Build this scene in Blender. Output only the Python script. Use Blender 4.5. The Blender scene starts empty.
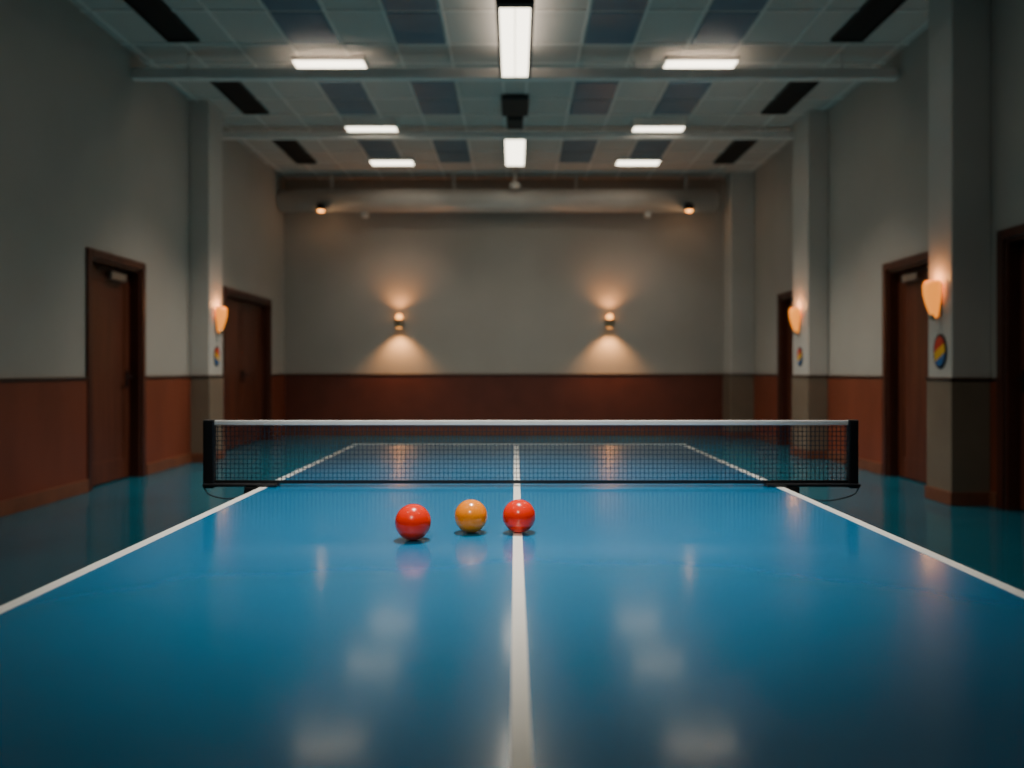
import bpy, bmesh, math
from mathutils import Vector, Matrix

D = bpy.data
scene = bpy.context.scene
COL = scene.collection
CZ = 1.10          # camera height
TZ = 0.758         # table top
WX = 3.86          # half room width
BY = 12.8          # far wall
FY = -2.6          # wall behind camera
HC = 4.30          # ceiling

# ---------------------------------------------------------------- materials
def newmat(name):
    m = D.materials.new(name); m.use_nodes = True
    nt = m.node_tree
    return m, nt, nt.nodes['Principled BSDF']

def mat(name, col, rough=0.5, metal=0.0, noise=0.0, nscale=6.0, bump=0.0, bscale=40.0,
        coat=0.0, spec=None, stretch=None, detail=4, crough=0.08):
    m, nt, b = newmat(name)
    b.inputs['Base Color'].default_value = (*col, 1)
    b.inputs['Roughness'].default_value = rough
    b.inputs['Metallic'].default_value = metal
    if coat: 
        b.inputs['Coat Weight'].default_value = coat
        b.inputs['Coat Roughness'].default_value = crough
    if spec is not None: b.inputs['Specular IOR Level'].default_value = spec
    tc = nt.nodes.new('ShaderNodeTexCoord'); mp = nt.nodes.new('ShaderNodeMapping')
    nt.links.new(tc.outputs['Object'], mp.inputs['Vector'])
    if stretch: mp.inputs['Scale'].default_value = stretch
    if noise:
        n = nt.nodes.new('ShaderNodeTexNoise'); n.inputs['Scale'].default_value = nscale
        n.inputs['Detail'].default_value = detail
        nt.links.new(mp.outputs[0], n.inputs['Vector'])
        r = nt.nodes.new('ShaderNodeValToRGB')
        r.color_ramp.elements[0].position = 0.3; r.color_ramp.elements[1].position = 0.7
        r.color_ramp.elements[0].color = (*[c*(1-noise) for c in col], 1)
        r.color_ramp.elements[1].color = (*[min(1, c*(1+noise)) for c in col], 1)
        nt.links.new(n.outputs[0], r.inputs[0]); nt.links.new(r.outputs[0], b.inputs['Base Color'])
    if bump:
        n2 = nt.nodes.new('ShaderNodeTexNoise'); n2.inputs['Scale'].default_value = bscale
        n2.inputs['Detail'].default_value = 3
        nt.links.new(mp.outputs[0], n2.inputs['Vector'])
        bp = nt.nodes.new('ShaderNodeBump'); bp.inputs['Strength'].default_value = bump
        bp.inputs['Distance'].default_value = 0.01
        nt.links.new(n2.outputs[0], bp.inputs['Height']); nt.links.new(bp.outputs[0], b.inputs['Normal'])
    return m

def emat(name, col, strength):
    m, nt, b = newmat(name)
    b.inputs['Base Color'].default_value = (*col, 1)
    b.inputs['Emission Color'].default_value = (*col, 1)
    b.inputs['Emission Strength'].default_value = strength
    return m

M_wall = mat('wall_paint', (0.43, 0.388, 0.346), 0.75, noise=0.04, nscale=1.5, bump=0.08, bscale=120)
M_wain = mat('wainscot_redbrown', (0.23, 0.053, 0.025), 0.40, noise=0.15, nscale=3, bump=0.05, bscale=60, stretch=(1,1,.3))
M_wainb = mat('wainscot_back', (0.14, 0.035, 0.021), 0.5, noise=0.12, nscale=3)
M_pil = mat('pilaster_paint', (0.54, 0.50, 0.46), 0.6, noise=0.03, nscale=2)
M_pill = mat('pilaster_base_paint', (0.21, 0.155, 0.11), 0.45, noise=0.08, nscale=3)
M_base = mat('baseboard_wood', (0.20, 0.070, 0.036), 0.4, noise=0.15, nscale=5)
M_rail = mat('rail_dark', (0.05, 0.022, 0.015), 0.4, noise=0.1)
M_door = mat('door_wood', (0.12, 0.032, 0.016), 0.38, noise=0.3, nscale=5, stretch=(3,3,.25), bump=0.05, bscale=30)
M_casing = mat('door_casing', (0.080, 0.022, 0.013), 0.35, noise=0.2, nscale=5, stretch=(3,3,.3))
M_dark = mat('dark_metal', (0.02, 0.02, 0.022), 0.4, metal=0.6, noise=0.1)
M_steel = mat('brushed_steel', (0.45, 0.44, 0.42), 0.3, metal=1.0, noise=0.1)
M_brass = mat('warm_metal', (0.45, 0.36, 0.25), 0.35, metal=1.0, noise=0.1)
M_ceil = mat('ceiling_tile', (0.58, 0.53, 0.485), 0.9, noise=0.06, nscale=60, bump=0.15, bscale=150)
M_grid = mat('ceiling_grid_white', (0.78, 0.72, 0.67), 0.5, noise=0.03)
M_beam = mat('beam_paint', (0.80, 0.75, 0.71), 0.5, noise=0.04)
M_panel = mat('blue_grey_panel', (0.13, 0.20, 0.265), 0.35, noise=0.08, nscale=4)
M_vent = mat('vent_black', (0.012, 0.013, 0.014), 0.6, noise=0.2)
M_duct = mat('duct_paint', (0.60, 0.56, 0.52), 0.35, noise=0.05, nscale=3, spec=.6)
M_black = mat('black_plastic', (0.012, 0.013, 0.016), 0.4, noise=0.1)
M_netm = mat('net_cord', (0.022, 0.050, 0.08), 0.6, noise=0.1)
M_tape = mat('net_tape_white', (0.92, 0.90, 0.86), 0.7, noise=0.03, nscale=30)
M_white = mat('line_paint_white', (0.95, 0.94, 0.89), 0.35, noise=0.03, nscale=20)
M_table = mat('table_blue', (0.0003, 0.178, 0.395), 0.27, noise=0.05, nscale=3, bump=0.010, bscale=9, spec=0.6, coat=.6, crough=.115)
M_tedge = mat('table_edge_blue', (0.01, 0.06, 0.12), 0.4, noise=0.1)
M_floor = mat('floor_teal', (0.006, 0.140, 0.215), 0.10, noise=0.12, nscale=1.2, bump=0.02, bscale=5, spec=0.9)
M_red = mat('ball_red', (0.92, 0.024, 0.002), 0.25, noise=0.05, nscale=20, spec=.4, coat=.5, crough=.04)
M_orange = mat('ball_orange', (1.0, 0.27, 0.0015), 0.25, noise=0.03, nscale=20, spec=.4, coat=.5, crough=.04)
M_tube = emat('light_diffuser', (1.0, 0.91, 0.72), 5.5)
M_glow = emat('sconce_glass', (1.0, 0.30, 0.03), 1.25)
M_bulb = emat('warm_bulb', (1.0, 0.40, 0.09), 4.5)

# ---------------------------------------------------------------- mesh helpers
def link(o, parent=None):
    COL.objects.link(o)
    if parent is not None: o.parent = parent
    return o

def empty(name, loc=(0,0,0)):
    e = D.objects.new(name, None); e.location = (0,0,0)
    e.empty_display_size = 0.1
    COL.objects.link(e); return e

def add_box(bm, x0,x1,y0,y1,z0,z1):
    v = [bm.verts.new(p) for p in [(x0,y0,z0),(x1,y0,z0),(x1,y1,z0),(x0,y1,z0),(x0,y0,z1),(x1,y0,z1),(x1,y1,z1),(x0,y1,z1)]]
    for f in [(3,2,1,0),(4,5,6,7),(0,1,5,4),(1,2,6,5),(2,3,7,6),(3,0,4,7)]:
        bm.faces.new([v[i] for i in f])

def boxes(name, lst, m, parent=None, bevel=0.0, seg=2):
    bm = bmesh.new()
    for b in lst:
        x0,x1,y0,y1,z0,z1 = b
        add_box(bm, min(x0,x1),max(x0,x1),min(y0,y1),max(y0,y1),min(z0,z1),max(z0,z1))
    me = D.meshes.new(name); bm.to_mesh(me); bm.free()
    me.materials.append(m)
    o = D.objects.new(name, me); link(o, parent)
    if bevel:
        md = o.modifiers.new('bev','BEVEL'); md.width = bevel; md.segments = seg; md.limit_method='ANGLE'
    return o

def cyl(name, p0, p1, r0, r1, m, parent=None, n=32, smooth=True, bevel=0):
    p0 = Vector(p0); p1 = Vector(p1); d = p1-p0
    bm = bmesh.new()
    bmesh.ops.create_cone(bm, cap_ends=True, segments=n, radius1=r0, radius2=r1, depth=d.length)
    q = Vector((0,0,1)).rotation_difference(d.normalized())
    bmesh.ops.transform(bm, matrix=Matrix.Translation((p0+p1)/2) @ q.to_matrix().to_4x4(), verts=bm.verts)
    for f in bm.faces:
        f.smooth = smooth and len(f.verts) == 4
    me = D.meshes.new(name); bm.to_mesh(me); bm.free(); me.materials.append(m)
    o = D.objects.new(name, me); link(o, parent)
    if bevel:
        md = o.modifiers.new('bev','BEVEL'); md.width = bevel; md.segments = 3; md.limit_method='ANGLE'
    return o

def sphere(name, c, r, m, parent=None, seg=48, scale=(1,1,1), origin=False):
    bm = bmesh.new()
    bmesh.ops.create_uvsphere(bm, u_segments=seg, v_segments=seg//2, radius=r)
    bmesh.ops.scale(bm, vec=scale, verts=bm.verts)
    if not origin: bmesh.ops.translate(bm, vec=c, verts=bm.verts)
    for f in bm.faces: f.smooth = True
    me = D.meshes.new(name); bm.to_mesh(me); bm.free(); me.materials.append(m)
    o = D.objects.new(name, me); link(o, parent)
    if origin: o.location = c
    return o

def light(name, typ, loc, energy, col, parent=None, rot=(0,0,0), **kw):
    l = D.lights.new(name, typ); l.energy = energy; l.color = col
    for k,v in kw.items(): setattr(l, k, v)
    o = D.objects.new(name, l); o.location = loc; o.rotation_euler = rot
    link(o, parent); return o

# ---------------------------------------------------------------- room shell
boxes('floor', [(-WX-.3, WX+.3, FY-.3, BY+.3, -0.1, 0)], M_floor)
boxes('ceiling', [(-WX-.3, WX+.3, FY-.3, BY+.3, HC, HC+.1)], M_ceil)

def side_wall(name, s, openings):
    T = 0.25; L = []; y = FY
    for (a,b,top) in openings:
        L.append((s*WX, s*(WX+T), y, a, 0, HC))
        L.append((s*WX, s*(WX+T), a, b, top, HC))
        y = b
    L.append((s*WX, s*(WX+T), y, BY, 0, HC))
    return boxes(name, L, M_wall)

DT = 2.13
left_op  = [(6.95,7.88,DT),(10.18,12.0,DT)]
right_op = [(4.98,6.02,DT),(6.98,7.92,DT),(10.3,11.12,DT)]
W_l = side_wall('wall_left', -1, left_op)
W_r = side_wall('wall_right', 1, right_op)
W_b = boxes('wall_back', [(-WX-.25, WX+.25, BY, BY+.25, 0, HC)], M_wall)
boxes('wall_front', [(-WX-.25, WX+.25, FY-.25, FY, 0, HC)], M_wall)

WZ = 1.015; C = 0.075
# pilasters (side, y0, y1, inner x)
pil = [(-1, 9.08, 9.50, 3.63), (1, 9.42, 9.95, 3.61), (1, 6.20, 6.56, 3.54), (1, 12.32, 12.8, 3.48)]
def spans(side, ops):
    cuts = [(a-C, b+C) for (a,b,_) in ops] + [(p[1], p[2]) for p in pil if p[0]==side]
    cuts.sort(); out = []; y = FY
    for a,b in cuts:
        if a > y: out.append((y,a))
        y = max(y,b)
    if y < BY: out.append((y,BY))
    return out
for nm, s, ops, W in (('left',-1,left_op,W_l),('right',1,right_op,W_r)):
    sp = spans(s, ops)
    boxes('wainscot', [(s*(WX-.015), s*WX, a, b, 0, WZ) for a,b in sp], M_wain, W)
    boxes('wainscot_rail', [(s*(WX-.028), s*WX, a, b, WZ, WZ+.022) for a,b in sp], M_rail, W, bevel=.004)
    boxes('baseboard_'+nm, [(s*(WX-.032), s*(WX-.015), a, b, 0, .12) for a,b in sp], M_base, bevel=.004)
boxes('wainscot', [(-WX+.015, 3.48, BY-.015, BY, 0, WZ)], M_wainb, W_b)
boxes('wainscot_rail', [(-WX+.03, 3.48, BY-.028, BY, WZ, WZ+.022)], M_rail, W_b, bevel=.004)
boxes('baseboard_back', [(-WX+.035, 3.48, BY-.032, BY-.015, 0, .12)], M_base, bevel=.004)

PIL=[]
for i,(s,a,b,xi) in enumerate(pil):
    p = empty('pilaster' if i==0 else 'pilaster.%03d'%i); PIL.append(p)
    boxes('shaft', [(s*xi, s*WX, a, b, WZ, HC)], M_pil, p, bevel=.012)
    boxes('lower_cladding', [(s*(xi-.008), s*WX, a-.008, b+(.008 if b<BY else 0), 0, WZ)], M_pill, p, bevel=.008)
    boxes('cap_rail', [(s*(xi-.018), s*WX, a-.018, b+(.018 if b<BY-.1 else 0), WZ, WZ+.022)], M_rail, p, bevel=.004)
    boxes('plinth', [(s*(xi-.02), s*WX, a-.02, b+(.02 if b<BY-.1 else 0), 0, .11)], M_base, p, bevel=.004)

# ---------------------------------------------------------------- doors
def make_door(idx, s, a, b, double=False, handle_far=True, closer=True):
    p = empty('door_%d'%idx)
    X = lambda d: s*(WX+d)      # d>0 goes into wall
    boxes('casing', [(X(-.025), X(.0), a-C, a, 0, DT+C), (X(-.025), X(.0), b, b+C, 0, DT+C),
                     (X(-.025), X(.0), a, b, DT, DT+C)], M_casing, p, bevel=.005)
    boxes('jamb', [(X(0), X(.23), a, a+.03, 0, DT), (X(0), X(.23), b-.03, b, 0, DT),
                   (X(0), X(.23), a+.03, b-.03, DT-.03, DT)], M_casing, p)
    ya, yb = a+.033, b-.033
    leaves = [(ya, yb)] if not double else [(ya,(a+b)/2-.003),((a+b)/2+.003,yb)]
    for k,(u,v) in enumerate(leaves):
        boxes('leaf_%d'%(k+1), [(X(.10), X(.145), u, v, .008, DT-.034)], M_door, p, bevel=.004)
        boxes('stiles_%d'%(k+1), [(X(.092), X(.10), u+.004, u+.11, .012, DT-.04),(X(.092), X(.10), v-.11, v-.004, .012, DT-.04),
                                  (X(.092), X(.10), u+.11, v-.11, DT-.17, DT-.04),(X(.092), X(.10), u+.11, v-.11, .012, .22)], M_door, p, bevel=.003)
    boxes('backing', [(X(.22), X(.24), a, b, 0, DT)], M_vent, p)
    hy = [yb-.06] if handle_far else [ya+.06]
    if double: hy = [(a+b)/2-.05, (a+b)/2+.05]
    for k,h in enumerate(hy):
        boxes('handle_plate_%d'%k, [(X(.085), X(.092), h-.022, h+.022, .93, 1.10)], M_dark, p, bevel=.003)
        cyl('handle_spindle_%d'%k, (X(.09),h,1.03), (X(.035),h,1.03), .010,.010, M_dark, p, 16)
        d = -.11 if h > (a+b)/2 - .001 and not double else .11
        if double: d = -.11 if k==0 else .11
        cyl('handle_lever_%d'%k, (X(.038),h,1.03), (X(.038),h+d,1.03), .010,.009, M_dark, p, 16)
    if closer:
        boxes('closer_body', [(X(.035), X(.09), (a+b)/2-.02, (a+b)/2+.26, DT-.15, DT-.08)], M_steel, p, bevel=.006)
        boxes('closer_arm', [(X(.05), X(.07), (a+b)/2-.22, (a+b)/2+.05, DT-.07, DT-.055)], M_dark, p)
make_door(1, -1, 6.95, 7.88, handle_far=True)
make_door(2, -1, 10.18, 12.0, double=True, closer=False)
make_door(3, 1, 4.98, 6.02, handle_far=True, closer=False)
make_door(4, 1, 6.98, 7.92, handle_far=False)
make_door(5, 1, 10.3, 11.12, handle_far=False, closer=False)

# ---------------------------------------------------------------- ceiling
gx = [.13+.52*k for k in range(8)]
gyf = (5.0,5.55,6.1,6.8,7.5,7.97,8.44,9.0,9.56,10.05,10.55,11.16,11.77,12.3)
gy = [g for g in [-2.0+.6*k for k in range(12)] if g<4.7] + list(gyf)
bl = []
for g in gx:
    for s in (-1,1): bl.append((s*g-.013, s*g+.013, FY, BY, HC-.012, HC))
for g in gy: bl.append((-WX, WX, g-.013, g+.013, HC-.011, HC))
boxes('ceiling_grid', bl, M_grid)

pan = []
rows = [(-.8,.4),(1.6,2.8),(4.0,5.0),(6.1,7.5),(8.44,9.56),(10.55,11.77)]
for (a,b) in rows:
    m = (a+b)/2
    for s in (-1,1):
        for (u,v) in ((.68,1.15),(1.72,2.18)):
            pan.append((s*u, s*v, a+.03, m-.018, HC-.02, HC))
            pan.append((s*u, s*v, m+.018, b-.03, HC-.02, HC))
boxes('ceiling_panels', pan, M_panel, bevel=.004)

n=0
for s in (-1,1):
    for (a,b) in ((1.6,2.9),(3.6,5.0),(5.9,7.40),(8.38,9.49),(10.55,11.77)):
        p = empty('ceiling_vent' if n==0 else 'ceiling_vent.%03d'%n); n+=1
        x0, x1 = 3.05, 3.36
        boxes('duct_throat', [(s*x0, s*x1, a, b, HC-.014, HC)], M_vent, p)
        boxes('frame', [(s*x0,s*(x0+.02),a,b,HC-.03,HC-.014),(s*(x1-.02),s*x1,a,b,HC-.03,HC-.014),
                        (s*x0,s*x1,a,a+.02,HC-.03,HC-.014),(s*x0,s*x1,b-.02,b,HC-.03,HC-.014)], M_dark, p)
        boxes('slats', [(s*(x0+.02+.046*k+.02), s*(x0+.02+.046*k+.03), a+.02, b-.02, HC-.026, HC-.014) for k in range(6)], M_dark, p)

WARM = (1.0, 0.89, 0.74)
def troffer(n, cx, cy, w, d, energy, z=HC, drop=.05, spread=98):
    p = empty('ceiling_light' if n==0 else 'ceiling_light.%03d'%n)
    x0,x1,y0,y1 = cx-w/2,cx+w/2,cy-d/2,cy+d/2
    t=.015
    boxes('housing', [(x0-t,x1+t,y0-t,y1+t,z-drop+.012,z),(x0-t,x0,y0-t,y1+t,z-drop,z-drop+.012),(x1,x1+t,y0-t,y1+t,z-drop,z-drop+.012),
                      (x0,x1,y0-t,y0,z-drop,z-drop+.012),(x0,x1,y1,y1+t,z-drop,z-drop+.012)], M_dark if w<.4 else M_grid, p)
    boxes('diffuser', [(x0,x1,y0,y1,z-drop+.002,z-drop+.012)], M_tube, p)
    light('tube_light','AREA',(cx,cy,z-drop-.01), energy, WARM, p, shape='RECTANGLE', size=w, size_y=d, spread=math.radians(spread))
k=0
for (y,lat,w,d,e,dr) in ((7.90,1.91,.72,.22,38,.05),(9.82,1.84,.64,.20,26,.11),(11.65,1.87,.64,.27,8,.05),(4.5,1.93,.74,.26,9,.05),(1.0,1.93,.74,.26,2,.05)):
    for s in (-1,1):
        troffer(k, s*lat, y, w, d, e, drop=dr); k+=1
# suspended central linear light and ceiling one
p = empty('pendant_linear_light')
zb = CZ+2.90
boxes('housing', [(-.155,.155,6.05,7.60,zb+.012,zb+.09),(-.155,-.125,6.05,7.60,zb,zb+.012),(.125,.155,6.05,7.60,zb,zb+.012),(-.125,.125,6.05,6.13,zb,zb+.012),(-.125,.125,7.57,7.60,zb,zb+.012)], M_dark, p)
boxes('diffuser', [(-.125,.125,6.13,7.57,zb+.002,zb+.012)], M_tube, p)
boxes('divider', [(-.004,.004,6.13,7.57,zb-.002,zb+.002)], M_grid, p)
for yy in (6.2,7.45): cyl('hanger', (0,yy,zb+.09),(0,yy,HC),.01,.01,M_dark,p,12)
light('tube_light','AREA',(0,6.85,zb-.01),52,WARM,p,shape='RECTANGLE',size=.25,size_y=1.44,spread=math.radians(108))
light('added_ceiling_fill','AREA',(0,6.85,zb+.10),6,WARM,p,rot=(math.pi,0,0),shape='RECTANGLE',size=.25,size_y=1.44)  # added upward fill on the pendant, to lift the ceiling brightness
troffer(k, 0.0, 11.0, .27, 1.45, 12, drop=.07); k+=1
boxes('ceiling_track_box', [(-.16,.16,8.85,9.45,HC-.07,HC),(-.10,.10,9.6,9.98,HC-.06,HC)], M_vent, bevel=.01)
boxes('ceiling_raceway', [(-.17,.17,4.2,5.9,HC-.08,HC)], M_vent, bevel=.01)

# beams
for n,(y,z0,z1) in enumerate(((7.68,CZ+2.93,CZ+3.035),(10.02,CZ+3.04,CZ+3.13))):
    p = empty('ceiling_beam' if n==0 else 'ceiling_beam.001')
    boxes('web', [(-WX, WX, y, y+.10, z0, z1)], M_beam, p, bevel=.012)
    boxes('hanger_rods', [(x-.006,x+.006,y+.045,y+.057,z1,HC) for x in (-3.3,-1.2,1.2,3.3)], M_beam, p)

# duct along the far wall
p = empty('air_duct')
dz = CZ+2.77; dy=12.52
cyl('tube', (-WX+.03,dy,dz),(3.26,dy,dz),.185,.185,M_duct,p,48)
cyl('end_cap', (3.26,dy,dz),(3.31,dy,dz),.185,.12,M_duct,p,48)
cyl('end_cap', (-WX+.03,dy,dz),(-WX+.005,dy,dz),.185,.16,M_duct,p,48)
boxes('brackets', [(x-.02,x+.02,dy-.02,dy+.02,dz+.17,HC) for x in (-3,-1,1,2.8)]+[(x-.05,x+.05,dy-.06,dy+.06,dz-.27,dz-.17) for x in (-2.45,2.17)], M_duct, p)
for n,x in enumerate((-3.12, 2.80)):
    cyl('downlight_can', (x,12.30,dz-.10),(x,12.30,dz-.20),.06,.085,M_dark,p,24)
    sphere('downlight_bulb', (x,12.30,dz-.205), .06, M_bulb, p, 24, (1,1,.5))
    cyl('downlight_stem', (x,12.40,dz-.12),(x,12.30,dz-.12),.02,.02,M_dark,p,12)
    light('downlight_lamp','POINT',(x,12.30,dz-.30),1,(1,.6,.3),p,shadow_soft_size=.05)
p = empty('smoke_detector')
cyl('base',(0,12.20,dz+.215),(0,12.20,HC),.02,.02,M_grid,p,16)
sphere('dome',(0,12.20,dz+.17),.09,M_grid,p,24,(1,1,.55))

# ---------------------------------------------------------------- sconces
def torch(n, s, xi, y, z, k=1.0, e=6):
    p = empty('wall_sconce' if n==0 else 'wall_sconce.%03d'%n)
    bm = bmesh.new(); N=20; prof=[(.025,-.17),(.05,-.12),(.075,-.04),(.095,.05),(.10,.13),(.085,.17)]
    rings=[]
    for r,h in prof:
        ring=[]
        for i in range(N+1):
            a = -math.pi/2 + math.pi*i/N
            ring.append(bm.verts.new((s*(xi-.012) - s*math.cos(a)*r*k*1.1, y+math.sin(a)*r*k, z+h*k)))
        rings.append(ring)
    for a,b in zip(rings[:-1],rings[1:]):
        for i in range(N): 
            f=bm.faces.new((a[i],a[i+1],b[i+1],b[i])); f.smooth=True
    me=D.meshes.new('glass_shade'); bm.to_mesh(me); bm.free(); me.materials.append(M_glow)
    o=D.objects.new('glass_shade',me); link(o,p)
    md=o.modifiers.new('s','SOLIDIFY'); md.thickness=.004
    boxes('back_plate',[(s*xi,s*(xi-.012),y-.07*k,y+.07*k,z-.16*k,z+.15*k)],M_brass,p,bevel=.003)
    cyl('rim_band',(s*(xi-.05),y,z-.185*k),(s*(xi-.03),y,z-.13*k),.02*k,.03*k,M_brass,p,16)
    sphere('finial',(s*(xi-.035),y,z-.175*k),.022*k,M_brass,p,16)
    light('lamp','POINT',(s*(xi-.07),y,z+.20*k),e,(1,.42,.13),p,shadow_soft_size=.04)
torch(0, 1, 3.532, 6.40, CZ+.59, .90, 2.4)
torch(1, 1, 3.602, 9.72, CZ+.63, .92, 3.0)
torch(2, -1, 3.622, 9.32, CZ+.61, .92, 3.0)

for n,x in enumerate((-1.92,1.57)):
    p = empty('updown_wall_light' if n==0 else 'updown_wall_light.001')
    z = CZ+.80; y = BY-.12
    cyl('body',(x,y,z-.10),(x,y,z+.02),.055,.085,M_brass,p,32)
    cyl('collar',(x,y,z+.02),(x,y,z+.035),.095,.095,M_dark,p,32)
    cyl('arm',(x,y,z-.03),(x,BY,z-.03),.02,.02,M_dark,p,16)
    cyl('wall_plate',(x,BY-.015,z-.03),(x,BY,z-.03),.06,.06,M_brass,p,32)
    sphere('bulb_up',(x,y,z+.075),.055,M_bulb,p,24)
    cyl('lens_down',(x,y,z-.10),(x,y,z-.106),.045,.045,M_bulb,p,24)
    light('lamp_up','SPOT',(x,y-.04,z+.15),20,(1,.40,.12),p,rot=(math.radians(180),0,0),spot_size=math.radians(140),spot_blend=1,shadow_soft_size=.03)
    light('lamp_down','SPOT',(x,y-.08,z-.12),56,(1,.46,.15),p,rot=(math.radians(8),0,0),spot_size=math.radians(110),spot_blend=.8,shadow_soft_size=.05)

# oval signs on the pilasters
m_sign, nt, b = newmat('sign_bands')
tc = nt.nodes.new('ShaderNodeTexCoord'); sx = nt.nodes.new('ShaderNodeSeparateXYZ')
nt.links.new(tc.outputs['Generated'], sx.inputs[0])
nz = nt.nodes.new('ShaderNodeMath'); nz.operation='MULTIPLY_ADD'; nz.inputs[1].default_value=.35
nt.links.new(sx.outputs['Y'], nz.inputs[0]); nt.links.new(sx.outputs['Z'], nz.inputs[2])
cr = nt.nodes.new('ShaderNodeValToRGB'); cr.color_ramp.interpolation='CONSTANT'
els = cr.color_ramp.elements; els[0].position=0; els[0].color=(.02,.14,.40,1); els[1].position=.45; els[1].color=(.85,.45,.02,1)
e = els.new(.80); e.color=(.70,.04,.02,1)
nt.links.new(nz.outputs[0], cr.inputs[0]); nt.links.new(cr.outputs[0], b.inputs['Base Color'])
def sign(n, par, s, xi, y, z, w, h):
    for nm, k, d, m in (('rim',1.0,.010,M_black),('face',.84,.014,m_sign)):
        bm=bmesh.new(); bmesh.ops.create_cone(bm,cap_ends=True,segments=40,radius1=1,radius2=1,depth=1)
        bmesh.ops.transform(bm, matrix=Matrix.Translation((s*(xi-d/2),y,z)) @ Matrix.Diagonal((d,w/2*k,h/2*k,1)) @ Matrix.Rotation(math.pi/2,4,'Y'), verts=bm.verts)
        me=D.meshes.new(nm); bm.to_mesh(me); bm.free(); me.materials.append(m)
        o=D.objects.new(nm,me); link(o,par)
for n,a in enumerate(((1, 3.54, 6.36, CZ+.155, .19, .29),(1, 3.61, 9.68, CZ+.17, .16, .24),(-1, 3.63, 9.30, CZ+.17, .16, .24))):
    sign(n, empty('wall_sign' if n==0 else 'wall_sign.%03d'%n), *a)

# ---------------------------------------------------------------- table
TL, TR, TN, TF = -.745, .785, .40, 3.535
p = empty('ping_pong_table')
boxes('top', [(TL,TR,TN,TF,TZ-.025,TZ)], M_table, p, bevel=.003)
boxes('edge_band', [(TL+.03,TR-.03,TN+.03,TF-.03,TZ-.075,TZ-.025)], M_tedge, p)
lz=TZ+.0006
boxes('painted_lines', [(TL+.001,TL+.024,TN+.003,TF-.003,TZ-.001,lz),(TR-.024,TR-.001,TN+.003,TF-.003,TZ-.001,lz),
    (-.004,.015,TN+.003,TF-.03,TZ-.001,lz),(TL+.024,TR-.024,TF-.04,TF-.003,TZ-.001,lz)], M_white, p)
legs=[]
for x in (TL+.15,TR-.15):
    for y in (TN+.35, 1.75, 2.5, TF-.35):
        legs.append((x-.025,x+.025,y-.025,y+.025,.05,TZ-.075))
boxes('legs', legs, M_dark, p, bevel=.004)
boxes('leg_braces', [(TL+.17,TR-.17,y-.015,y+.015,.28,.32) for y in (TN+.35,1.75,2.5,TF-.35)]+
      [(x-.015,x+.015,TN+.35,1.75,.20,.24) for x in (TL+.15,TR-.15)]+[(x-.015,x+.015,2.5,TF-.35,.20,.24) for x in (TL+.15,TR-.15)], M_dark, p)
for b_ in legs:
    cx=(b_[0]+b_[1])/2; cy=(b_[2]+b_[3])/2
    cyl('castor',(cx-.015,cy,.032),(cx+.015,cy,.032),.032,.032,M_black,p,24)

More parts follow.
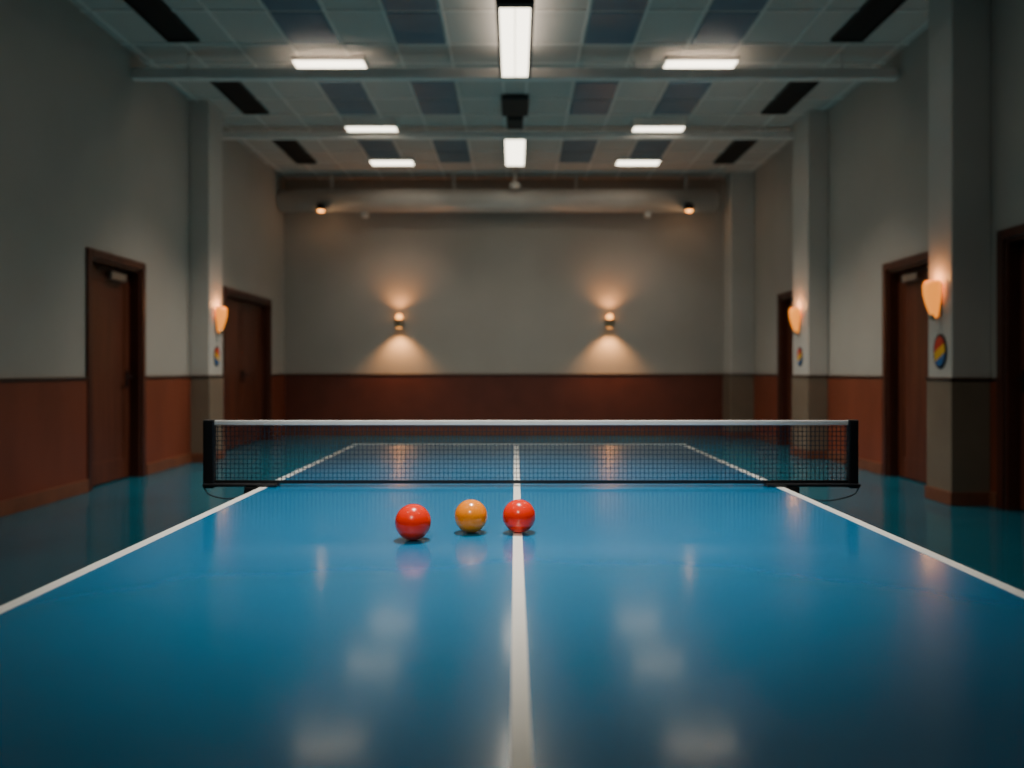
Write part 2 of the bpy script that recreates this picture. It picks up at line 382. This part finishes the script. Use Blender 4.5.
# net
NY=2.25; NL,NR=-.912,1.008; NB=TZ+.012; NT=TZ+.188
p = empty('table_tennis_net')
st=[]; cell=.0125
nx=int((NR-NL-.05)/cell)
for i in range(nx+1): 
    xx=NL+.025+i*(NR-NL-.05)/nx; st.append((xx-.0009,xx+.0009,NY-.0009,NY+.0009,NB,NT))
nzc=13
for i in range(nzc+1):
    zz=NB+i*(NT-NB)/nzc; st.append((NL+.02,NR-.02,NY-.0009,NY+.0009,zz-.0009,zz+.0009))
boxes('mesh_cords', st, M_netm, p)
boxes('top_tape', [(NL+.012,NR-.012,NY-.004,NY+.004,NT-.008,NT+.006)], M_tape, p, bevel=.002)
boxes('bottom_tape', [(NL+.012,NR-.012,NY-.003,NY+.003,NB-.004,NB+.006)], M_black, p)
for k,x in enumerate((NL,NR)):
    s = 1 if k==0 else -1
    boxes('post_%d'%k, [(x-.002,x+s*.030,NY-.013,NY+.013,TZ-.005,NT+.008)], M_black, p, bevel=.004)
    ex = TL if k==0 else TR
    boxes('clamp_arm_%d'%k, [(x,ex+s*.05,NY-.022,NY+.022,TZ+.0008,TZ+.010),(ex-s*.045,ex-s*.004,NY-.022,NY+.022,TZ-.08,TZ+.0008),
                             (ex-s*.045,ex+s*.05,NY-.022,NY+.022,TZ-.092,TZ-.080)], M_black, p, bevel=.003)
    cyl('clamp_screw_%d'%k, (ex+s*.022,NY,TZ-.15),(ex+s*.022,NY,TZ-.075),.006,.006,M_steel,p,16)
    boxes('clamp_knob_%d'%k, [(ex+s*.022-.02,ex+s*.022+.02,NY-.006,NY+.006,TZ-.17,TZ-.145)], M_black, p, bevel=.004)
    cu=D.curves.new('tension_cord_%d'%k,'CURVE'); cu.dimensions='3D'; cu.bevel_depth=.0018
    sp=cu.splines.new('BEZIER'); pts=[(x+s*.0,NY-.01,TZ-.002),(x+s*.03,NY-.03,TZ-.022),(ex-s*.03,NY-.03,TZ-.02),(ex+s*.0,NY-.02,TZ+.008)]
    sp.bezier_points.add(3)
    for bp,pt in zip(sp.bezier_points,pts): bp.co=pt; bp.handle_left_type=bp.handle_right_type='AUTO'
    cu.materials.append(M_black); o=D.objects.new('tension_cord_%d'%k,cu); link(o,p)

# balls
for n,(x,y,r,m) in enumerate(((-.205,1.539,.0362,M_red),(-.0926,1.61,.0347,M_orange),(.0085,1.61,.0347,M_red))):
    sphere('ping_pong_ball' if n==0 else 'ping_pong_ball.%03d'%n, (x,y,TZ+r), r, m, None, 64, origin=True)

# added unseen ceiling spot, brightens the table centre and lets its edges dim
p = empty('added_table_spot')
x,y=0,1.98
cyl('trim_ring',(x,y,HC-.02),(x,y,HC),.12,.13,M_grid,p,32)
cyl('lens',(x,y,HC-.024),(x,y,HC-.02),.09,.09,M_tube,p,32)
light('lamp','SPOT',(x,y,HC-.04),760,(1,.95,.86),p,spot_size=math.radians(44),spot_blend=1,shadow_soft_size=.09)

# added fill spot behind the viewpoint, warm frontal light for the balls
p = empty('added_ball_fill')
src = Vector((-.5,-1.9,3.7)); tgt = Vector((-.1,1.7,TZ+.03)); dr=(tgt-src).normalized()
cyl('stem',(src.x,src.y,src.z),(src.x,src.y,HC),.012,.012,M_dark,p,16)
cyl('can',src-dr*.10,src+dr*.08,.05,.06,M_dark,p,32)
cyl('lens',src+dr*.08,src+dr*.084,.05,.05,M_tube,p,32)
o=light('lamp','SPOT',src+dr*.10,330,(1,.88,.70),p,spot_size=math.radians(24),spot_blend=1,shadow_soft_size=.05)
o.rotation_euler = dr.to_track_quat('-Z','Y').to_euler()

# ---------------------------------------------------------------- world, camera
w = D.worlds.new('world'); scene.world = w; w.use_nodes = True
w.node_tree.nodes['Background'].inputs[0].default_value=(.5,.55,.6,1)
w.node_tree.nodes['Background'].inputs[1].default_value=.1

cd = D.cameras.new('camera'); cam = D.objects.new('camera', cd); COL.objects.link(cam)
cam.location=(0,0,CZ); cam.rotation_euler=(math.radians(90),0,0)
cd.sensor_width=36; cd.lens=765/1024*36
cd.shift_x=-3/1024; cd.shift_y=-14/1024
cd.clip_start=.02
cd.dof.use_dof=True; cd.dof.focus_distance=1.72; cd.dof.aperture_fstop=2.2
scene.camera=cam
